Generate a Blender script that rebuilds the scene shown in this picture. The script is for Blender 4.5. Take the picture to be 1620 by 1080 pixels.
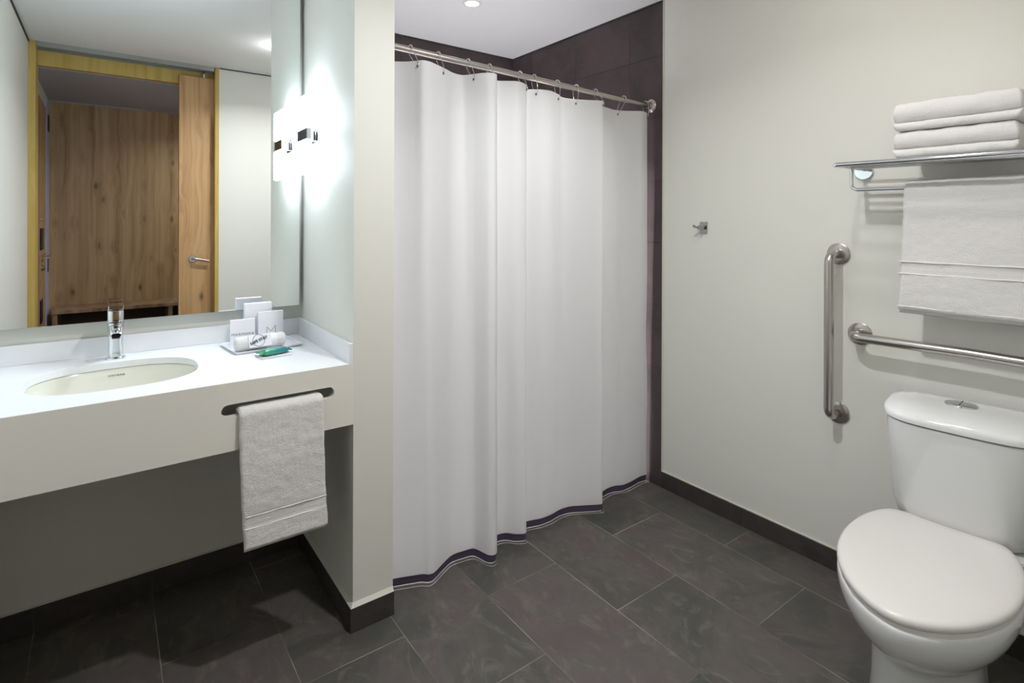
import bpy, bmesh, math, random
from mathutils import Vector, Matrix, noise
random.seed(7)
S = bpy.context.scene
for o in list(bpy.data.objects): bpy.data.objects.remove(o)
COL = S.collection
PI = math.pi

# ------------------------------------------------------------------ camera
YAW, ROLL, PITCH, F_PX, CX, CY, EYE = .6323, .0035, -.0007, 867.0, 804.4, 350.4, 1.3
R0 = Vector((math.cos(YAW), -math.sin(YAW), 0)); F0 = Vector((math.sin(YAW), math.cos(YAW), 0)); U0 = Vector((0, 0, 1))
FW = math.cos(PITCH)*F0 + math.sin(PITCH)*U0; U1 = -math.sin(PITCH)*F0 + math.cos(PITCH)*U0
RT = math.cos(ROLL)*R0 + math.sin(ROLL)*U1; UP = -math.sin(ROLL)*R0 + math.cos(ROLL)*U1
cam = bpy.data.cameras.new('camera'); camo = bpy.data.objects.new('camera', cam); COL.objects.link(camo)
camo.matrix_world = Matrix(((RT.x, UP.x, -FW.x, 0), (RT.y, UP.y, -FW.y, 0), (RT.z, UP.z, -FW.z, EYE), (0, 0, 0, 1)))
cam.sensor_width = 36; cam.lens = F_PX/1620*36; cam.clip_start = .01; cam.clip_end = 50
cam.shift_x = (810-CX)/1620; cam.shift_y = (CY-540)/1620
S.camera = camo

# ------------------------------------------------------------------ world + exposure
w = bpy.data.worlds.new('world'); S.world = w; w.use_nodes = True
w.node_tree.nodes['Background'].inputs[0].default_value = (.8, .85, .9, 1)
w.node_tree.nodes['Background'].inputs[1].default_value = .2
S.view_settings.view_transform = 'Standard'; S.view_settings.look = 'None'
S.view_settings.gamma = 1; S.view_settings.use_curve_mapping = False
S.view_settings.exposure = 0.28
P_MAIN, P_SHOWER, P_SCONCE, P_HALL_FILL, P_TOILET_FILL = 12, 38, 2.0, 6.0, 2.3

# ------------------------------------------------------------------ dimensions (metres)
XR, YT, XP0, XP1, YP, YM, YMIR, YS = 2.192, 1.721, .632, .768, 1.691, 2.279, 2.239, 2.948
HC, ZC, ZA, YC, ZB, YW, XL = 2.3835, .8476, .6556, 1.6885, .077, .108, -.385
HALL_Y, HALL_Z = -1.25, 2.26

def srgb(r, g, b):
    f = lambda c: (c/255/12.92) if c/255 <= .04045 else ((c/255+.055)/1.055)**2.4
    return (f(r), f(g), f(b), 1)

# ------------------------------------------------------------------ node helpers
class NT:
    def __init__(s, name):
        s.m = bpy.data.materials.new(name); s.m.use_nodes = True; s.t = s.m.node_tree; s.n = s.t.nodes; s.l = s.t.links
        s.b = s.n['Principled BSDF']; s._p = None
    def set(s, sock, v):
        if isinstance(v, bpy.types.NodeSocket): s.l.new(v, sock)
        elif v is not None: sock.default_value = v
    def pos(s):
        if not s._p:
            g = s.n.new('ShaderNodeNewGeometry'); s._p = g.outputs['Position']
            x = s.n.new('ShaderNodeSeparateXYZ'); s.l.new(s._p, x.inputs[0]); s.xyz = x.outputs
        return s._p
    def math(s, op, a, b=None, c=None):
        m = s.n.new('ShaderNodeMath'); m.operation = op
        s.set(m.inputs[0], a); s.set(m.inputs[1], b); s.set(m.inputs[2], c); return m.outputs[0]
    def comb(s, x, y, z):
        m = s.n.new('ShaderNodeCombineXYZ'); s.set(m.inputs[0], x); s.set(m.inputs[1], y); s.set(m.inputs[2], z); return m.outputs[0]
    def noise(s, vec, scale, detail=4, rough=.5, dist=0.0):
        m = s.n.new('ShaderNodeTexNoise'); s.set(m.inputs['Vector'], vec); m.inputs['Scale'].default_value = scale
        m.inputs['Detail'].default_value = detail; m.inputs['Roughness'].default_value = rough; m.inputs['Distortion'].default_value = dist
        return m.outputs['Fac']
    def map(s, vec, scale=(1, 1, 1), loc=(0, 0, 0)):
        m = s.n.new('ShaderNodeMapping'); s.set(m.inputs['Vector'], vec); m.inputs['Scale'].default_value = scale; m.inputs['Location'].default_value = loc
        return m.outputs[0]
    def mix(s, fac, a, b):
        m = s.n.new('ShaderNodeMix'); m.data_type = 'RGBA'; s.set(m.inputs[0], fac); s.set(m.inputs[6], a); s.set(m.inputs[7], b); return m.outputs[2]
    def ramp(s, fac, stops):
        m = s.n.new('ShaderNodeValToRGB'); s.set(m.inputs[0], fac); e = m.color_ramp.elements
        while len(e) > 1: e.remove(e[-1])
        e[0].position, e[0].color = stops[0]
        for p, c in stops[1:]: k = e.new(p); k.color = c
        return m.outputs[0]
    def bump(s, h, strength, dist=.002, normal=None):
        m = s.n.new('ShaderNodeBump'); s.set(m.inputs['Height'], h); m.inputs['Strength'].default_value = strength; m.inputs['Distance'].default_value = dist
        if normal is not None: s.l.new(normal, m.inputs['Normal'])
        s.l.new(m.outputs[0], s.b.inputs['Normal']); return m.outputs[0]
    def base(s, v): s.set(s.b.inputs['Base Color'], v)
    def rough(s, v): s.set(s.b.inputs['Roughness'], v)
    def metal(s, v=1): s.b.inputs['Metallic'].default_value = v

def plain(name, col, rough=.5, metal=0, spec=None, bump=None, coat=0):
    n = NT(name); n.base(col); n.rough(rough); n.metal(metal)
    if spec is not None: n.b.inputs['Specular IOR Level'].default_value = spec
    if coat: n.b.inputs['Coat Weight'].default_value = coat; n.b.inputs['Coat Roughness'].default_value = .05
    if bump: n.pos(); n.bump(n.noise(n.pos(), bump[0], 3), bump[1], bump[2])
    return n.m

def emit(name, col, k):
    n = NT(name); n.base((0, 0, 0, 1)); n.b.inputs['Emission Color'].default_value = col; n.b.inputs['Emission Strength'].default_value = k; return n.m

def paint(name, col):
    n = NT(name); p = n.pos()
    big = n.noise(p, 1.3, 2); n.base(n.mix(big, col, tuple(c*.97 for c in col[:3])+(1,)))
    n.rough(.55); n.b.inputs['Specular IOR Level'].default_value = .3
    n.bump(n.noise(p, 240, 3), .12, .0008); return n.m

def tiles(name, au, pu, ou, av, pv, ov, stagger, cols, grout, gw, rough=.45, vein=1.0):
    """au, av: axis index of the long and the short tile direction; joints at ou + k*pu and ov + k*pv"""
    n = NT(name); p = n.pos(); A = n.xyz
    v = n.math('DIVIDE', n.math('SUBTRACT', A[av], ov), pv)
    row = n.math('FLOOR', v)
    odd = n.math('MULTIPLY', n.math('FLOORED_MODULO', row, 2.0), stagger)
    u = n.math('ADD', n.math('DIVIDE', n.math('SUBTRACT', A[au], ou), pu), odd)
    cu = n.math('FLOOR', u)
    du = n.math('MULTIPLY', n.math('SUBTRACT', .5, n.math('ABSOLUTE', n.math('SUBTRACT', n.math('FRACT', u), .5))), pu)
    dv = n.math('MULTIPLY', n.math('SUBTRACT', .5, n.math('ABSOLUTE', n.math('SUBTRACT', n.math('FRACT', v), .5))), pv)
    d = n.math('MINIMUM', du, dv)
    isg = n.math('LESS_THAN', d, gw)
    wn = n.n.new('ShaderNodeTexWhiteNoise'); wn.noise_dimensions = '3D'; n.l.new(n.comb(row, cu, 3.7), wn.inputs[0])
    jit = n.n.new('ShaderNodeVectorMath'); jit.operation = 'MULTIPLY_ADD'
    n.l.new(wn.outputs['Color'], jit.inputs[0]); jit.inputs[1].default_value = (9, 9, 9); n.l.new(p, jit.inputs[2])
    q = jit.outputs[0]
    big = n.noise(q, 3.2, 5, .6, .8)
    fine = n.noise(q, 22, 8, .7, .3)
    streak = n.noise(n.map(q, (5, 3, 6)), 1.6, 8, .68, 2.4)
    c = n.ramp(big, [(.32, cols[0]), (.46, cols[1]), (.54, cols[2]), (.64, cols[3])])
    c = n.mix(n.math('MULTIPLY', n.ramp(streak, [(.53, (0, 0, 0, 1)), (.66, (1, 1, 1, 1))]), .42*vein), c, cols[4])
    c = n.mix(n.math('MULTIPLY', n.math('SUBTRACT', fine, .3), .35), c, tuple(x*.55 for x in cols[1][:3])+(1,))
    tone = n.math('ADD', .88, n.math('MULTIPLY', wn.outputs['Value'], .24))
    tc = n.n.new('ShaderNodeVectorMath'); tc.operation = 'SCALE'; n.l.new(c, tc.inputs[0]); n.l.new(tone, tc.inputs[3])
    patch = n.math('MULTIPLY', isg, n.ramp(n.noise(p, 4, 2), [(.42, (.12,)*3+(1,)), (.62, (.85, .85, .85, 1))]))
    n.base(n.mix(patch, tc.outputs[0], grout))
    n.rough(n.math('ADD', rough, n.math('MULTIPLY', fine, .2)))
    h = n.math('ADD', n.math('MULTIPLY', isg, -1.2), n.math('ADD', n.math('MULTIPLY', fine, .55), n.math('MULTIPLY', streak, .5)))
    n.bump(h, .35, .0015)
    return n.m

def oak(name, c0, c1, c2, k=1.0, loc=(0, 0, 0)):
    n = NT(name); p = n.map(n.pos(), (1, 1, 1), loc)
    sp_ = n.n.new('ShaderNodeSeparateXYZ'); n.l.new(p, sp_.inputs[0]); uu = n.math('ADD', sp_.outputs[0], sp_.outputs[1])
    vo = n.n.new('ShaderNodeTexVoronoi'); vo.voronoi_dimensions = '2D'; n.l.new(n.comb(n.math('MULTIPLY', uu, 6.5), n.math('MULTIPLY', sp_.outputs[2], 3.2), 0.0), vo.inputs['Vector']); vo.inputs['Scale'].default_value = 1.0
    kd = vo.outputs['Distance']
    bend = n.math('MULTIPLY', n.ramp(kd, [(.0, (1, 1, 1, 1)), (.30, (0, 0, 0, 1))]), .018)
    warp = n.math('ADD', n.math('MULTIPLY', n.noise(n.map(p, (1.5, 1.5, .8)), 1.5, 2, .5), .10), bend)
    w2 = n.comb(warp, warp, 0.0)
    add = n.n.new('ShaderNodeVectorMath'); add.operation = 'ADD'; n.l.new(w2, add.inputs[0]); n.l.new(p, add.inputs[1])
    q = add.outputs[0]
    broad = n.noise(n.map(q, (11, 11, .16)), 1.0, 4, .6)
    g = n.noise(n.map(q, (34, 34, .8)), 1.0, 5, .6)
    f = n.noise(n.map(q, (190, 190, 5)), 1, 4, .6)
    wn = n.n.new('ShaderNodeTexNoise'); n.l.new(n.map(p, (5, 5, 2)), wn.inputs['Vector']); wn.inputs['Scale'].default_value = 1.3
    knot = n.math('MULTIPLY', n.ramp(kd, [(.02, (1, 1, 1, 1)), (.13, (0, 0, 0, 1))]), n.ramp(wn.outputs['Fac'], [(.52, (0, 0, 0, 1)), (.60, (1, 1, 1, 1))]))
    halo = n.math('MULTIPLY', n.ramp(kd, [(.05, (1, 1, 1, 1)), (.30, (0, 0, 0, 1))]), .18)
    t = n.math('ADD', n.math('MULTIPLY', broad, .6), n.math('MULTIPLY', g, .4))
    c = n.ramp(t, [(.38, c2), (.47, c1), (.57, c0)])
    c = n.mix(halo, c, c2)
    c = n.mix(n.math('MULTIPLY', knot, .8), c, tuple(x*.22 for x in c2[:3])+(1,))
    c = n.mix(n.math('MULTIPLY', n.math('SUBTRACT', f, .35), .5), c, tuple(x*.7 for x in c1[:3])+(1,))
    n.base(c); n.rough(.5); n.bump(f, .15, .0006); return n.m

def terry(name, col):
    n = NT(name); p = n.pos()
    a = n.noise(p, 700, 3, .7); b = n.noise(p, 260, 4, .7)
    n.base(n.mix(n.math('MULTIPLY', b, .30), col, tuple(c*.8 for c in col[:3])+(1,)))
    n.rough(.95); n.b.inputs['Specular IOR Level'].default_value = .1
    n.b.inputs['Sheen Weight'].default_value = .25
    n.bump(n.math('ADD', a, n.math('MULTIPLY', b, 1.6)), .75, .0032); return n.m

M = {}
M['paint'] = paint('wall_paint', srgb(226, 226, 218))
M['ceil'] = paint('ceiling_paint', srgb(244, 244, 245))
slate = [srgb(66, 70, 65), srgb(78, 76, 72), srgb(89, 85, 82), srgb(87, 78, 79), srgb(122, 115, 106)]
M['floor'] = tiles('slate_floor_tile', 1, .627, 1.26, 0, .3127, .13, .5, slate, srgb(165, 158, 148), .0013)
dark = [srgb(52, 49, 49), srgb(61, 58, 56), srgb(66, 60, 59), srgb(61, 53, 54), srgb(80, 74, 71)]
M['base_r'] = tiles('slate_baseboard_right', 1, .627, 1.29, 2, 5, -1, 0, dark, srgb(110, 104, 98), .0012, .5)
M['base_b'] = tiles('slate_baseboard_back', 0, .3127, .13, 2, 5, -1, 0, dark, srgb(90, 85, 80), .0012, .5)
plum = [srgb(60, 52, 52), srgb(70, 59, 60), srgb(76, 63, 65), srgb(79, 63, 68), srgb(90, 78, 77)]
M['shower_r'] = tiles('plum_wall_tile_side', 1, .406, 1.93, 2, .307, .276, 0, plum, srgb(24, 19, 20), .0020, .4, .6)
M['shower_b'] = tiles('plum_wall_tile_back', 0, .406, 1.378, 2, .307, .276, 0, plum, srgb(24, 19, 20), .0020, .4, .6)
M['oak_hall'] = oak('oak_panel_hall', srgb(190, 158, 118), srgb(170, 138, 98), srgb(138, 104, 70))
M['oak_door'] = oak('oak_door_panel', srgb(206, 166, 116), srgb(184, 142, 94), srgb(148, 106, 66), 1, (3.1, 0, .7))
M['oak_frame'] = oak('golden_frame_wood', srgb(205, 178, 100), srgb(196, 164, 84), srgb(176, 142, 66), 1, (5, 2, .2))
M['oak_dark'] = plain('dark_wood_inside', srgb(52, 34, 24), .6)
M['bench'] = oak('oak_bench', srgb(170, 140, 112), srgb(148, 118, 90), srgb(120, 92, 68))
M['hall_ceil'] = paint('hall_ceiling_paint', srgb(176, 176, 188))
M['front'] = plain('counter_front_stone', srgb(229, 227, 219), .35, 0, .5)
M['mirror'] = plain('mirror_glass', (.93, .95, .945, 1), .0, 1)
M['mirror_edge'] = plain('mirror_edge', srgb(90, 96, 96), .3, .6)
M['chrome'] = plain('chrome', (.72, .74, .77, 1), .06, 1)
M['steel'] = plain('brushed_steel', (.50, .47, .44, 1), .27, 1, bump=(600, .05, .0003))
M['rod'] = plain('rod_steel', (.50, .46, .43, 1), .26, 1)
M['hookmetal'] = plain('hook_metal', (.42, .42, .41, 1), .22, 1)
M['alu'] = plain('aluminium_track', srgb(165, 168, 165), .4, .7)
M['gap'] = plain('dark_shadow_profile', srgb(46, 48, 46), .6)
M['quartz'] = plain('white_quartz', srgb(236, 237, 239), .28, 0, .5)
M['ceramic'] = plain('white_ceramic', srgb(228, 229, 229), .12, 0, .5, coat=.5)
M['basin'] = plain('basin_ceramic', srgb(229, 228, 216), .15, 0, .5, coat=.4)
M['plastic'] = plain('white_seat_plastic', srgb(226, 223, 219), .28)
M['seam'] = plain('dark_seam', srgb(60, 60, 58), .7)
M['terry'] = terry('white_terry', srgb(248, 246, 243))
M['band'] = plain('woven_band', srgb(236, 234, 229), .8, bump=(900, .4, .001))
M['paper'] = plain('white_paper', srgb(238, 238, 243), .55)
M['ink'] = plain('grey_ink', srgb(120, 122, 130), .6)
M['navy'] = plain('navy_ink', srgb(34, 32, 62), .6)
M['black'] = plain('black_hole', srgb(14, 12, 12), .8)
M['caulk'] = plain('caulk', srgb(214, 214, 203), .6)
M['bluewhite'] = plain('pale_door_frame', srgb(176, 184, 214), .5)
M['lock'] = plain('dark_lock_plate', srgb(30, 34, 60), .4, .3)
M['lamp'] = emit('lamp_glow', (1, .98, .96, 1), 15)
M['opal'] = emit('opal_glow', (.78, .89, 1, 1), 27)
M['white_plastic'] = plain('white_trim', srgb(235, 235, 235), .4)
n = NT('curtain_cloth'); p = n.pos()
n.base(srgb(229, 229, 229)); n.rough(.75); n.b.inputs['Specular IOR Level'].default_value = .2
n.bump(n.noise(n.map(p, (1, 1, .35)), 600, 2), .12, .0008)
tr = n.n.new('ShaderNodeBsdfTranslucent'); tr.inputs[0].default_value = srgb(228, 228, 228)
mx = n.n.new('ShaderNodeMixShader'); mx.inputs[0].default_value = .30
n.l.new(n.b.outputs[0], mx.inputs[1]); n.l.new(tr.outputs[0], mx.inputs[2]); n.l.new(mx.outputs[0], n.n['Material Output'].inputs[0]); M['curtain'] = n.m
M['hem'] = plain('plum_strip', srgb(84, 74, 98), .7)
n = NT('green_wrapper'); p = n.pos()
g = n.math('MULTIPLY', n.math('SUBTRACT', n.xyz[0], .40), 10.5)
n.base(n.ramp(g, [(.05, srgb(66, 140, 96)), (.35, srgb(40, 150, 120)), (.8, srgb(16, 120, 124))])); n.rough(.22); n.b.inputs['Coat Weight'].default_value = .5
n.bump(n.noise(p, 60, 4), .5, .004); M['green'] = n.m

# ------------------------------------------------------------------ mesh helpers
def obj(name, bm, mat, parent=None, smooth=False, bevel=0, seg=2, sub=0, auto=None):
    bmesh.ops.recalc_face_normals(bm, faces=bm.faces)
    me = bpy.data.meshes.new(name); bm.to_mesh(me); bm.free()
    me.materials.append(mat)
    o = bpy.data.objects.new(name, me); COL.objects.link(o)
    if parent: o.parent = parent
    if smooth:
        for f in me.polygons: f.use_smooth = True
    if bevel:
        b = o.modifiers.new('bevel', 'BEVEL'); b.width = bevel; b.segments = seg; b.limit_method = 'ANGLE'; b.angle_limit = .6
        for f in me.polygons: f.use_smooth = True
        w = o.modifiers.new('wn', 'WEIGHTED_NORMAL'); w.keep_sharp = True
    if sub:
        s = o.modifiers.new('sub', 'SUBSURF'); s.levels = sub; s.render_levels = sub
    if auto is not None:
        for f in me.polygons: f.use_smooth = True
        for e in me.edges: pass
        bm2 = bmesh.new(); bm2.from_mesh(me)
        for e in bm2.edges:
            if len(e.link_faces) == 2 and e.calc_face_angle(0) > auto: e.smooth = False
        bm2.to_mesh(me); bm2.free()
    return o

def tag(o, label=None, cat=None, group=None, kind=None):
    if label: o['label'] = label
    if cat: o['category'] = cat
    if group: o['group'] = group
    if kind: o['kind'] = kind
    return o

def thing(name, label, cat, loc=(0, 0, 0), rz=0, group=None):
    o = bpy.data.objects.new(name, None); COL.objects.link(o); o.location = loc; o.rotation_euler = (0, 0, rz)
    o.empty_display_size = .05
    return tag(o, label, cat, group)

def box(bm, x0, x1, y0, y1, z0, z1):
    v = [bm.verts.new((x, y, z)) for x in (x0, x1) for y in (y0, y1) for z in (z0, z1)]
    for f in ((0, 1, 3, 2), (4, 6, 7, 5), (0, 4, 5, 1), (2, 3, 7, 6), (0, 2, 6, 4), (1, 5, 7, 3)): bm.faces.new([v[i] for i in f])
    return bm

def bx(*a):
    return box(bmesh.new(), *a)

def struct(name, bm, mat, parent=None, **k):
    o = obj(name, bm, mat, parent, **k)
    if not parent: o['kind'] = 'structure'
    return o

def loft(bm, rings, close_u=True, cap=True):
    """rings: list of rings of points, all of the same length"""
    V = [[bm.verts.new(p) for p in r] for r in rings]; n = len(V[0])
    for a, b in zip(V, V[1:]):
        for i in range(n if close_u else n-1):
            j = (i+1) % n; bm.faces.new((a[i], a[j], b[j], b[i]))
    if cap and close_u:
        bm.faces.new(V[0][::-1]); bm.faces.new(V[-1])
    return V

def tube(bm, pts, r, n=16, cap=True):
    pts = [Vector(p) for p in pts]; rings = []
    t = (pts[1]-pts[0]).normalized(); up = Vector((0, 0, 1)) if abs(t.z) < .9 else Vector((1, 0, 0))
    nrm = (up - t*up.dot(t)).normalized()
    for i, p in enumerate(pts):
        if i == 0: t = pts[1]-p
        elif i == len(pts)-1: t = p-pts[i-1]
        else: t = (pts[i+1]-p).normalized()+(p-pts[i-1]).normalized()
        t.normalize(); nrm = (nrm-t*nrm.dot(t)).normalized(); b = t.cross(nrm)
        rr = r[i] if isinstance(r, (list, tuple)) else r
        rings.append([p+rr*(math.cos(2*PI*k/n)*nrm+math.sin(2*PI*k/n)*b) for k in range(n)])
    loft(bm, rings, True, cap); return bm

def arc(c, u, v, r, a0, a1, n=10):
    c, u, v = Vector(c), Vector(u), Vector(v)
    return [c+r*(math.cos(a0+(a1-a0)*i/n)*u+math.sin(a0+(a1-a0)*i/n)*v) for i in range(n+1)]

def lathe(bm, prof, origin, axis, n=32):
    """prof: (distance along axis, radius)"""
    o, a = Vector(origin), Vector(axis).normalized()
    u = Vector((0, 0, 1)) if abs(a.z) < .9 else Vector((1, 0, 0)); u = (u-a*u.dot(a)).normalized(); v = a.cross(u)
    loft(bm, [[o+a*d+max(r, 1e-4)*(math.cos(2*PI*k/n)*u+math.sin(2*PI*k/n)*v) for k in range(n)] for d, r in prof]); return bm

def catmull(pts, per=8, closed=False):
    P = [Vector(p) for p in pts]; out = []; N = len(P)
    g = (lambda i: P[i % N]) if closed else (lambda i: P[max(0, min(N-1, i))])
    for i in range(N if closed else N-1):
        a, b, c, d = g(i-1), g(i), g(i+1), g(i+2)
        for k in range(per):
            t = k/per
            out.append(.5*((2*b)+(-a+c)*t+(2*a-5*b+4*c-d)*t*t+(-a+3*b-3*c+d)*t**3))
    if not closed: out.append(P[-1])
    return out

def fn(x, y, z, s, k=0):
    return noise.noise(Vector((x*s+k, y*s-k, z*s+2*k)))

def text_obj(name, body, size, mat, parent, origin, xdir, ydir, extrude=.0003, font_scale_x=1, spacing=1, align='CENTER', bold=0):
    c = bpy.data.curves.new(name, 'FONT'); c.body = body; c.size = size; c.extrude = extrude; c.align_x = align; c.align_y = 'CENTER'; c.offset = bold; c.space_character = spacing
    t = bpy.data.objects.new(name+'_t', c); COL.objects.link(t)
    bpy.context.view_layer.update()
    me = bpy.data.meshes.new_from_object(t.evaluated_get(bpy.context.evaluated_depsgraph_get()))
    bpy.data.objects.remove(t)
    xd, yd = Vector(xdir).normalized(), Vector(ydir).normalized(); zd = xd.cross(yd)
    o3 = Vector(origin)
    for v in me.vertices:
        a, b, cc = v.co; v.co = o3+xd*a*font_scale_x+yd*b+zd*cc
    me.materials.clear(); me.materials.append(mat)
    o = bpy.data.objects.new(name, me); COL.objects.link(o); o.parent = parent; return o

# ------------------------------------------------------------------ the room
struct('floor', bx(-.6, 2.5, -1.5, 3.1, -.1, 0), M['floor'])
struct('floor_bounce_tray', bx(XP1+.01, XR-.002, 1.836, YS-.002, .0005, .008), M['ceramic'])  # unseen white tray, added to bounce the shower light up to the ceiling
struct('ceiling', bx(-.6, 2.5, -.06, 3.1, HC, HC+.12), M['ceil'])
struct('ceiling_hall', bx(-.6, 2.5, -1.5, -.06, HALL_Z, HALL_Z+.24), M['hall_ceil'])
struct('trim_12', bx(XL, 2.3, HALL_Y, HALL_Y+.006, HALL_Z-.012, HALL_Z), M['alu'])
struct('wall_left', bx(-.5, XL, -1.5, 2.5, 0, HC), M['paint'])
struct('wall_back', bx(-.5, XP0, YM, YM+.12, 0, HC), M['paint'])
struct('wall_middle', bx(XP0, XP1, YP, YS, 0, HC), M['paint'])
wr = struct('wall_right', bx(XR+.006, XR+.12, -1.5, YT, 0, HC), M['paint'])
struct('wall_shower_right', bx(XR, XR+.12, YT, YS, 0, HC), M['shower_r'])
struct('wall_shower_back', bx(XP1-.05, XR+.12, YS, YS+.1, 0, HC), M['shower_b'])
struct('wall_shower_bounce', bx(XP1, XP1+.008, YP+.06, YS, 0, HC), M['ceil'])  # unseen side wall, added in white to bounce light behind the curtain
wf = bmesh.new()
box(wf, .64, XR+.05, .084, YW, 0, HC); box(wf, .66, XR+.05, -.055, -.035, 0, HC)
struct('wall_front', wf, M['paint'])
struct('wall_hall_back', bx(-.5, 2.5, HALL_Y-.1, HALL_Y, 0, HALL_Z), M['oak_hall'])
struct('wall_hall_left', bx(XL-.0, XL+.002, HALL_Y, -.06, 0, HALL_Z), M['paint'])

# dark shadow line where ceiling and walls meet
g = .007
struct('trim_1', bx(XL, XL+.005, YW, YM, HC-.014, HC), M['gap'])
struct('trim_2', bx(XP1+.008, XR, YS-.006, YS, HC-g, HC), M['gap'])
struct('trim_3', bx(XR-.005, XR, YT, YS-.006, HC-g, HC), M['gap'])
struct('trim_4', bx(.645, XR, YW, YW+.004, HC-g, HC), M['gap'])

# baseboards with a caulk bead along the top
def baseboard(name, dims, mat, bead):
    b = struct(name, bx(*dims), mat, bevel=.0015)
    c = obj('caulk_bead', bx(*bead), M['caulk'], b, bevel=.0015)
    return b
T = .011
baseboard('baseboard_right', (XR, XR+.006, YW, YT, 0, ZB), M['base_r'], (XR+.001, XR+.006, YW, YT, ZB, ZB+.006))
baseboard('baseboard_back', (XL, XP0-T, YM-T, YM, 0, ZB), M['base_b'], (XL, XP0-T, YM-.006, YM, ZB, ZB+.004))
bm = bmesh.new()
pr_ = [(XP0-T, YP-T), (XP1+.001, YP-T), (XP1+.001, YP), (XP0, YP), (XP0, YM), (XP0-T, YM)]
loft(bm, [[(x, y, z) for x, y in pr_] for z in (0, ZB)])
bmid = struct('baseboard_middle', bm, M['base_r'], bevel=.0015)
bm = bmesh.new()
pr_ = [(XP0-T+.001, YP-T+.001), (XP1, YP-T+.001), (XP1, YP), (XP0, YP), (XP0, YM-T), (XP0-T+.001, YM-T)]
loft(bm, [[(x, y, ZB) for x, y in pr_], [(x+(.009 if x < XP0 else 0), y+(.009 if y < YP else 0), ZB+.012) for x, y in pr_]])
obj('caulk_bead', bm, M['caulk'], bmid)
baseboard('baseboard_left', (XL, XL+T, YW, YM-T, 0, ZB), M['base_r'], (XL, XL+.006, YW, YM-T, ZB, ZB+.004))
baseboard('baseboard_front', (.645, XR, YW, YW+T, 0, ZB), M['base_b'], (.645, XR, YW, YW+.006, ZB, ZB+.004))
struct('trim_5', bx(XR+.001, XR+.006, YT-.007, YT, ZB+.006, HC-.001), M['caulk'], bevel=.0015)

# door opening: golden frame, header, track, sliding oak door
fr = bmesh.new()
box(fr, XL, -.35, -.06, YW+.006, 0, HC)
struct('trim_6', fr, M['oak_frame'], bevel=.002)
fr = bmesh.new()
box(fr, .618, .643, .05, YW+.001, 0, HC-.001)
struct('trim_7', fr, M['oak_frame'], bevel=.002)
struct('trim_8', bx(-.35, .66, -.05, -.002, 2.262, 2.36), M['oak_frame'])
trk = bmesh.new()
box(trk, -.35, .612, .075, YW, HC-.030, HC); box(trk, -.35, .612, -.002, .004, HC-.030, HC); box(trk, -.35, .612, .004, .075, HC-.006, HC)
struct('trim_9', trk, M['alu'], bevel=.001)
d1 = thing('door_1', None, None); d1['kind'] = 'structure'
obj('door_panel', bx(.404, .66, .006, .040, .01, 2.315), M['oak_door'], d1, bevel=.002)
h = bmesh.new()
hx, hz = .488, 1.028
lathe(h, [(0, .001), (0, .026), (.007, .026), (.009, .024), (.009, .001)], (hx, .040, hz), (0, 1, 0))
obj('rosette', h, M['steel'], d1, smooth=True, auto=.6)
h = bmesh.new()
tube(h, [(hx, .044, hz)]+[(hx, .056, hz)]+arc((hx+.014, .058, hz), (-1, 0, 0), (0, 1, 0), .014, 0, PI/2, 6)+[(hx+.05, .070, hz-.008), (hx+.102, .070, hz-.020)], .008, 14)
obj('handle', h, M['steel'], d1, smooth=True, auto=.8)
obj('roller_hanger', bx(.55, .562, .028, .038, 2.315, HC-.008), M['chrome'], d1)

# entrance door seen in the mirror, on the hall's left side
d2 = thing('door_2', None, None); d2['kind'] = 'structure'
X2 = XL+.002
obj('door_panel', bx(X2, X2+.012, -.90, -.12, .01, 2.14), M['oak_hall'], d2, bevel=.001)
obj('lock_plate', bx(X2+.012, X2+.022, -.62, -.45, 1.09, 1.24), M['lock'], d2, bevel=.002)
obj('lower_plate', bx(X2+.012, X2+.020, -.60, -.46, .58, .74), M['lock'], d2, bevel=.002)
h = bmesh.new(); tube(h, [(X2+.012, -.55, 1.05), (X2+.05, -.55, 1.05), (X2+.055, -.58, 1.05), (X2+.055, -.72, 1.05)], .009, 12)
obj('handle', h, M['chrome'], d2, smooth=True)
h = bmesh.new(); lathe(h, [(0, .02), (.012, .02), (.02, .012)], (X2+.012, -.56, .96), (1, 0, 0), 20)
obj('thumb_turn', h, M['steel'], d2, smooth=True, auto=.6)
h = bmesh.new(); lathe(h, [(0, .008), (.012, .007)], (X2+.012, -.50, 1.30), (1, 0, 0), 16)
obj('peephole', h, M['chrome'], d2)
struct('trim_10', bx(X2, X2+.016, -1.13, -.90, 0, 2.2), M['bluewhite'])
struct('trim_13', bx(X2+.016, X2+.022, -1.08, -.98, 1.98, 2.10), M['lock'])
struct('trim_11', bx(X2+.016, X2+.020, -1.06, -1.0, .90, 1.0), M['lock'])

# luggage bench in the hall
b = thing('luggage_bench', 'long oak luggage bench with slatted top against the hall panelling, reflected in the mirror', 'bench', (.6, HALL_Y, 0))
def LB(x0, x1, y0, y1, z0, z1): return bx(x0-.6, x1-.6, y0-HALL_Y, y1-HALL_Y, z0, z1)
yb = HALL_Y+.32
obj('bench_top', LB(-.34, 1.6, HALL_Y, yb, .575, .603), M['bench'], b, bevel=.002)
for k, x in enumerate((-.335, .42, 1.57)):
    obj('divider', LB(x, x+.03, HALL_Y, yb-.01, 0, .575), M['bench'], b)
obj('back_panel', LB(-.30, 1.57, HALL_Y, HALL_Y+.01, .02, .575), M['oak_dark'], b)
obj('bottom_shelf', LB(-.305, .42, HALL_Y+.01, yb-.02, .02, .04), M['oak_dark'], b)
obj('bottom_shelf', LB(.45, 1.57, HALL_Y+.01, yb-.02, .02, .04), M['oak_dark'], b)
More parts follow.
